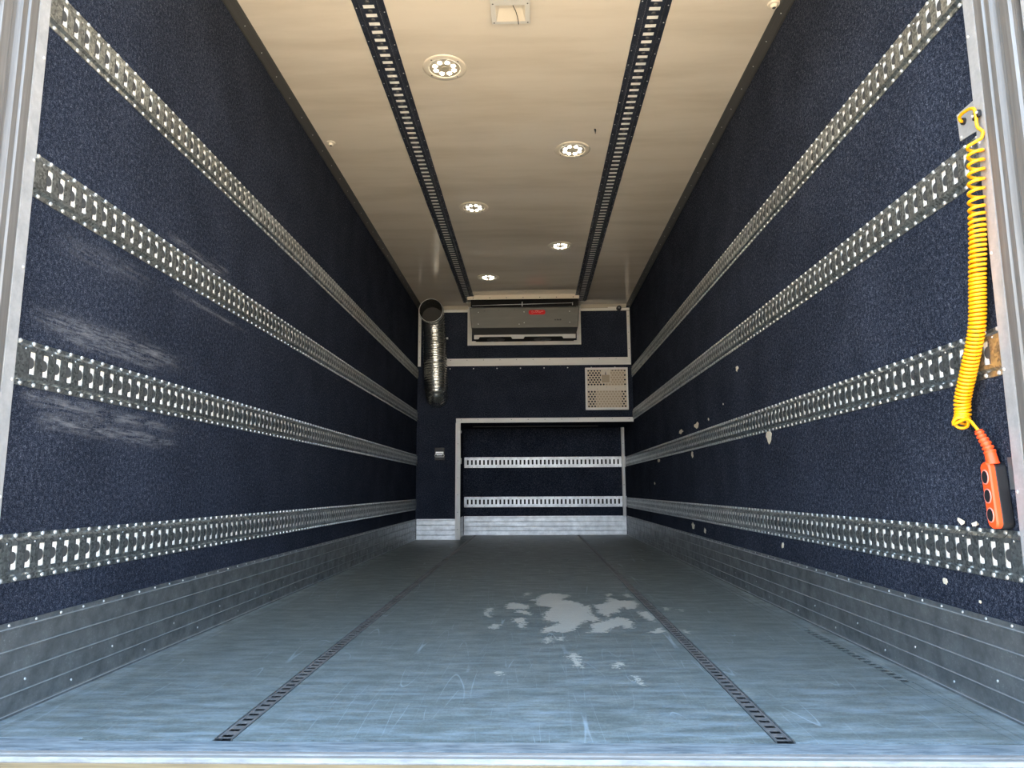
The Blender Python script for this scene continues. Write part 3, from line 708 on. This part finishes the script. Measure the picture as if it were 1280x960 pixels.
# ------------------------------------------------------------- air duct
t = empty('air_duct', (.2, D, 1.62), 'silver foil flexible air duct bent down the left corner, its round mouth facing out', 'air duct')
path = [(.203, 7.600, 2.516), (.204, 7.66, 2.512), (.206, 7.725, 2.495), (.209, 7.785, 2.45), (.212, 7.82, 2.38), (.215, 7.835, 2.30)]
path += [(.216+.002*i, 7.835, 2.30-.055*i) for i in range(1, 11)]
path += [(.238, 7.84, 1.70), (.238, 7.852, 1.655), (.236, 7.875, 1.62), (.235, 7.91, 1.60), (.235, 7.95, 1.592), (.235, 7.999, 1.59)]
def catmull(P, k):
    P = [Vector(p) for p in P]; out_ = []
    for i in range(len(P)-1):
        p0, p1, p2, p3 = P[max(i-1, 0)], P[i], P[i+1], P[min(i+2, len(P)-1)]
        for j in range(k):
            u = j/k; out_.append(.5*((2*p1)+(p2-p0)*u+(2*p0-5*p1+4*p2-p3)*u*u+(3*p1-p0-3*p2+p3)*u**3))
    out_.append(P[-1]); return out_
pp = catmull(path, 8)
rnd = random.Random(3); rr = []
for i, p in enumerate(pp):
    f_ = i/len(pp); r = .126+(.006 if p.z < 2.2 else 0)
    r += .0022*math.sin(i*2*math.pi/4)+rnd.uniform(-.0012, .0012)
    if i < 9: r = .131+.0008*(i % 2)
    if p.z < 1.66: r = .122+.002*math.sin(i)
    if abs(p.z-1.955) < .012: r -= .007
    rr.append(r)
m = MB(); m.tube(pp, rr, 36, cap=False)
o = m.build('hose', M['foil'], t, smooth=True); md = o.modifiers.new('shell', 'SOLIDIFY'); md.thickness = .003
m = MB(); c0 = Vector(path[0]); ringp = [c0+Vector((.1310*math.cos(a), -.002, .1310*math.sin(a))) for a in [2*math.pi*j/48 for j in range(49)]]
m.tube(ringp, .0030, 6, cap=False); m.build('mouth_rim', M['alulight'], t, smooth=True)
m = MB(); m.tube([c0+Vector((.136*math.cos(a), .040, -.003+.1335*math.sin(a))) for a in [2*math.pi*j/40 for j in range(41)]], .0022, 6, cap=False); m.build('clamp_ring', M['alu'], t, smooth=True)
m = MB(); m.disc((.206, 7.745, 2.475), (0, -.8, -.6), .118, .001, 32); m.build('dark_throat', plain('throat_shade', (.05, .05, .048), .7), t)  # dark disc set inside the mouth, painting in the shade of the hose
# white square button beside the duct
m = MB(); m.box(.328, .350, D-.012, D-.0005, 2.272, 2.294)
tag(m.build('wall_button', M['white'], bevel=.002), 'tiny white square block on the bulkhead right of the duct', 'button')

# ------------------------------------------------------------- perforated cover
t = empty('vent_cover', (2.16, D, 1.43), 'square cream perforated cover on the bulkhead at the right', 'vent cover')
x0, x1, z0, z1, yf = 1.920, 2.402, 1.432, 1.915, D-.045
m = MB()
def plate(xa, xb, za, zb, cols, rows):
    pw = (xb-xa)/cols; ph = (zb-za)/rows
    for r in range(rows):
        offs = pw*.5 if r % 2 else 0
        edges = [xa+offs+i*pw for i in range(cols+1 if not offs else cols)]
        if offs:
            m.add([(xa, yf, za+r*ph), (edges[0], yf, za+r*ph), (edges[0], yf, za+(r+1)*ph), (xa, yf, za+(r+1)*ph)], [(0, 1, 2, 3)])
            m.add([(edges[-1], yf, za+r*ph), (xb, yf, za+r*ph), (xb, yf, za+(r+1)*ph), (edges[-1], yf, za+(r+1)*ph)], [(0, 1, 2, 3)])
        for a, b in zip(edges, edges[1:]):
            cz, cx_ = za+(r+.5)*ph, (a+b)/2; R_ = .0108
            sq = [(b, cz), (b, cz+ph/2), (cx_, cz+ph/2), (a, cz+ph/2), (a, cz), (a, cz-ph/2), (cx_, cz-ph/2), (b, cz-ph/2)]
            oc = [(cx_+R_*math.cos(math.pi/4*q), cz+R_*math.sin(math.pi/4*q)) for q in range(8)]
            m.add([(x, yf, z) for x, z in sq]+[(x, yf, z) for x, z in oc]+[(x, yf+.003, z) for x, z in oc],
                  [(q, (q+1) % 8, 8+(q+1) % 8, 8+q) for q in range(8)]+[(8+q, 8+(q+1) % 8, 16+(q+1) % 8, 16+q) for q in range(8)])
M['perf'] = plain('cream_perforated', (.66, .56, .42), .5, vary=.06)
plate(x0+.020, x1-.018, 1.708, 1.893, 13, 7); m.build('perforated_plate', M['perf'], t)
m = MB(); plate(x0+.020, x1-.018, 1.458, 1.652, 13, 7); m.build('perforated_plate', M['perf'], t)
m = MB()
for a in ((x0, x0+.020, z0, z1), (x1-.018, x1, z0, z1), (x0+.020, x1-.018, z0, 1.458), (x0+.020, x1-.018, 1.893, z1)): m.box(a[0], a[1], yf-.002, D-.0005, a[2], a[3])
m.build('frame', M['white'], t, bevel=.001)
m = MB(); m.box(x0+.021, x1-.019, yf-.003, yf+.006, 1.652, 1.708)
for i in range(5): m.dome((x0+.03+i*.104, yf-.003, 1.69-.02*(i % 2)), (0, -1, 0), .004, .002, 6, 1)
m.build('middle_band', [M['bezel'], M['screw']], t)
m = MB(); m.box(2.098, 2.205, yf-.006, yf-.0005, 1.735, 1.885); m.box(2.105, 2.195, yf-.010, yf-.006, 1.74, 1.83, 1); m.prism([(2.143, 1.832), (2.157, 1.832), (2.151, 1.868), (2.149, 1.868)], 1, yf-.009, yf-.006, 2)
m.build('lock_plate', [M['bezel'], M['beige'], M['unitdark']], t)
m = MB(); m.box(2.04, 2.33, D-.03, D-.001, 1.46, 1.65); m.box(2.16, 2.36, D-.03, D-.001, 1.71, 1.88); m.build('inner_panel', M['beige'], t)

# latch in the lower left bulkhead
t = empty('flush_latch', (.264, D, .95), 'black flush latch with a steel bar on the lower left bulkhead', 'latch')
m = MB(); m.box(.208, .322, D-.008, D-.0005, .880, 1.020); m.build('base_plate', M['rubber'], t, bevel=.003)
m = MB(); m.box(.222, .308, D-.018, D-.008, .958, .974); m.box(.230, .300, D-.016, D-.008, .936, .948); m.build('steel_bar', M['rivet'], t)
m = MB(); m.tube([(.226, D-.012, .958), (.210, D-.013, .930), (.214, D-.013, .918), (.312, D-.013, .918), (.318, D-.013, .930), (.302, D-.012, .958)], .004, 6); m.build('bail', M['alulight'], t, smooth=True)

# black knob under the ceiling right
t = empty('sensor_knob', (2.325, 7.93, 2.60), 'black round sensor on the white trim in the upper right corner', 'sensor')
m = MB(); m.box(2.20, 2.34, D-.014, D-.0045, 2.600, 2.655); m.build('bracket', M['white'], t)
m = MB(); m.disc((2.325, D-.014, 2.612), (0, -1, 0), .030, .035, 20, r2=.026); m.build('body', M['rubber'], t)
m = MB(); m.disc((2.325, D-.049, 2.612), (0, -1, 0), .011, .002, 14); m.build('lens', M['alu'], t)

# ------------------------------------------------------------- rear frame
def frame(s):
    X = (lambda o: W-o) if s else (lambda o: o)
    nm = ('left', 'right')[s]
    # cover strip on the wall end
    m = MB(); m.prism([(X(.0005), 1.7155), (X(.0145), 1.7155), (X(.0155), 1.713), (X(.0155), 1.682), (X(.0185), 1.679), (X(.0185), 1.672), (X(.0005), 1.672)], 2, .0025, H-.001)
    z = .25
    while z < 2.5: m.dome((X(.0155), 1.708, z), ((-1 if s else 1), 0, 0), .0045, .003, 8, 1); z += .29
    struct(m.build('trim_%d' % (18+s), [M['strip'], M['rivet']]), 'pale cover strip with rivets at the %s door edge' % nm)
    # grooved post
    prof = [(-.07, 1.6715), (.016, 1.6715), (.018, 1.668), (.018, 1.641), (.013, 1.638), (.013, 1.632), (.017, 1.629), (.017, 1.616), (.004, 1.611), (.004, 1.598),
            (.010, 1.594), (.012, 1.588), (.012, 1.560), (.006, 1.556), (.006, 1.545), (-.07, 1.545)]
    m = MB(); m.prism([(X(a), b) for a, b in prof], 2, .007, H+.05)
    struct(m.build('trim_%d' % (20+s), M['post']), 'weathered grooved metal door post at the %s edge' % nm)
    # folded-back door with its hinge
    t = empty('rear_door', (X(-.08), 1.5, -.1), 'pale rear door folded open at the %s edge of the picture' % nm, 'door')
    m = MB(); m.prism([(X(-.055), 1.540), (X(-.002), 1.536), (X(.006), 1.528), (X(.006), 1.500), (X(-.010), 1.492), (X(-.010), 1.470), (X(-.055), 1.470)], 2, -.05, H+.03)
    m.build('door_leaf', M['strip'], t)
    for z in (.35, 1.245, 1.735 if s else 1.800, 2.35):
        m = MB(); m.box(min(X(.006), X(.018)), max(X(.006), X(.018)), 1.495, 1.538, z-.035, z+.035); h = m.build('hinge', M['sill'], t, bevel=.004)
        m = MB(); m.disc((X(.018), 1.522, z-.015), ((-1 if s else 1), 0, 0), .010, .006, 6); m.disc((X(.018), 1.522, z+.018), ((-1 if s else 1), 0, 0), .010, .006, 6); b_ = m.build('bolt', M['tan'], h); b_['label'] = 'rusty bolt heads'
frame(0); frame(1)
m = MB(); m.box(-.07, W+.07, YF-.15, YF-.061, H-.02, H+.12); struct(m.build('trim_22', M['post']), 'door header above the opening')

# ------------------------------------------------------------- control pendant and cable
# (lies over the cover strip edge)
pl = MB(); pl.prism([(1.7165, 1.451), (1.799, 1.461), (1.803, 1.537), (1.7165, 1.537)], 0, W-.004, W-.0008)
t = empty('cable_plate', (W, 1.76, 1.45), 'small riveted metal plate on the right wall where the yellow cable comes out', 'plate')
pl.build('plate', M['strip'], t)
for y, z in ((1.795, 1.530), (1.727, 1.529), (1.792, 1.468)):
    m = MB(); m.dome((W-.004, y, z), (-1, 0, 0), .0045, .003, 8); m.build('screw', M['rivet'], t)
m = MB(); m.disc((W-.004, 1.773, 1.503), (-1, 0, 0), .0090, .006, 14); m.build('grommet', M['rubber'], t)
t = empty('cable_clip', (W-.017, 1.69, 1.475), 'black cable clip with two bright screws holding the yellow cable', 'clip')
m = MB(); m.box(W-.027, W-.0190, 1.682, 1.708, 1.468, 1.486); m.build('clip_body', M['rubber'], t, bevel=.002)
m = MB(); m.dome((W-.027, 1.704, 1.479), (-1, -.3, 0), .0042, .003, 8); m.build('screw', M['rivet'], t)
m = MB(); m.dome((W-.027, 1.687, 1.480), (-1, -.3, 0), .0042, .003, 8); m.build('screw', M['rivet'], t)

t = empty('control_pendant', (W-.03, 1.76, .4515), 'orange and black hand control with three buttons on a coiled yellow cable', 'hand control')
px0, px1 = 2.415, 2.4595       # face towards the room .. wall side
zb, zt_ = .4515, .612
def rounded(y0, y1, z0, z1, r, lean):
    P = []
    for cy, cz, a0 in ((y1-r, z1-r, 0), (y0+r, z1-r, 90), (y0+r, z0+r, 180), (y1-r, z0+r, 270)):
        for q in range(6): a = math.radians(a0+q*18); P.append((cy+r*math.cos(a)+lean*(cz+r*math.sin(a)-z0), cz+r*math.sin(a)))
    return P
P = rounded(1.7445, 1.780, zb, zt_, .0165, .07); Q = rounded(1.7470, 1.7775, zb+.003, zt_-.003, .0145, .07)
n_ = len(P); m = MB()
vs = [(px0, y, z) for y, z in Q]+[(px0+.004, y, z) for y, z in P]+[(px0+.014, y, z) for y, z in P]
m.add(vs, [tuple(range(n_))]+[(i+k*n_, (i+1) % n_+k*n_, (i+1) % n_+(k+1)*n_, i+(k+1)*n_) for k in (0, 1) for i in range(n_)]+[tuple(range(2*n_, 3*n_))[::-1]])
m.build('front_shell', M['orange'], t)['label'] = 'orange front shell'
m = MB(); P2 = rounded(1.7460, 1.7785, zb+.001, zt_-.001, .0155, .07)
m.prism(P2, 0, px0+.0142, px1-.001); m.build('back_shell', M['rubber'], t, bevel=.003)['label'] = 'black back shell'
for k in range(3):
    zc = .575-.0455*k; yc = 1.7640+.07*(zc-zb)
    m = MB(); m.tube([(px0-.0004, yc+.0120*math.cos(a), zc+.0165*math.sin(a)) for a in [2*math.pi*j/24 for j in range(25)]], .0016, 6, cap=False)
    rim = m.build('button_rim', plain('pink_rim', (.85, .25, .2), .4), t, smooth=True)
    m = MB(); m.prism([(yc+.0108*math.cos(a), zc+.0150*math.sin(a)) for a in [2*math.pi*j/22 for j in range(22)]], 0, px0-.0022, px0-.0001); m.build('button', M['rubber'], t)
# strain relief boot
b0 = Vector((px0+.018, 1.766, zt_-.006)); b1 = Vector((px0+.016, 1.770, .635)); b2 = Vector((px0+.006, 1.790, .690))
bp = catmull([b0, b0.lerp(b1, .5), b1, b1.lerp(b2, .35)+Vector((0, -.002, 0)), b1.lerp(b2, .7), b2], 10)
rr = []
for i, p in enumerate(bp):
    f_ = i/(len(bp)-1); r = .0150-.0065*f_
    if f_ > .38: r += .0018 if (i % 5) < 3 else -.0016
    rr.append(r)
m = MB(); m.tube(bp, rr, 16); m.build('strain_relief', M['orange'], t, smooth=True)
# coiled cable
axis = [(2.425, 1.695, 1.395), (2.425, 1.701, 1.33), (2.425, 1.709, 1.28), (2.425, 1.723, 1.16), (2.425, 1.740, 1.06), (2.425, 1.756, .963), (2.425, 1.778, .907), (2.425, 1.818, .832), (2.425, 1.849, .775), (2.428, 1.858, .742), (2.422, 1.856, .722), (2.412, 1.846, .712)]
ax = catmull(axis, 24)
L = [0]
for a, b in zip(ax, ax[1:]): L.append(L[-1]+(b-a).length)
def at_len(s):
    for i in range(len(L)-1):
        if L[i+1] >= s or i == len(L)-2:
            u = (s-L[i])/(L[i+1]-L[i]); return ax[i].lerp(ax[i+1], u), (ax[i+1]-ax[i]).normalized()
R_ = .0165; wr_ = .0042; pts = []
s = 0; ang = 0; per = 14
pts += [Vector(q) for q in ((2.4555, 1.773, 1.504), (2.446, 1.772, 1.503), (2.440, 1.766, 1.512), (2.438, 1.745, 1.512), (2.438, 1.720, 1.508), (2.436, 1.700, 1.496), (2.4345, 1.694, 1.475), (2.434, 1.692, 1.445), (2.438, 1.680, 1.425), (2.434, 1.682, 1.408))]
lead = catmull(pts, 5); coil = []
prevA = Vector((-1, 0, 0))
while s < L[-1]:
    c, tg = at_len(s); prevA = (prevA-tg*prevA.dot(tg)).normalized(); bb = tg.cross(prevA)
    coil.append(c+(prevA*math.cos(ang)+bb*math.sin(ang))*R_)
    f_ = s/L[-1]; pitch_ = .0235 if f_ < .17 else (.0235-(f_-.17)/.12*.0115 if f_ < .29 else (.0120 if f_ < .45 else .0098))
    if f_ > .2 and f_ < .3: pitch_ = max(pitch_, .0125)
    s += pitch_/per; ang += 2*math.pi/per
end = catmull([coil[-1], Vector((2.416, 1.832, .722)), Vector((2.419, 1.815, .716)), Vector((2.420, 1.803, .704)), Vector((2.4215, 1.791, .690)), Vector((2.423, 1.786, .680))], 5)
m = MB(); m.tube(lead+coil+end[1:], wr_, 7); m.build('coiled_cable', M['yellow'], t, smooth=True)['label'] = 'coiled yellow cable'
# clear tag and patch beside the control
m = MB(); m.prism([(1.786, .574), (1.803, .580), (1.800, .595), (1.787, .590)], 0, px0+.010, px0+.012); tg_ = m.build('tag', M['housing'], t)
m = MB(); m.box(W-.0015, W-.0004, 1.7165, 1.752, .545, .622)
tag(m.build('grey_patch', M['alu']), 'plain grey patch on the right wall behind the hand control', 'patch')

for o in list(bpy.data.objects):
    if '_o' in o: del o['_o']
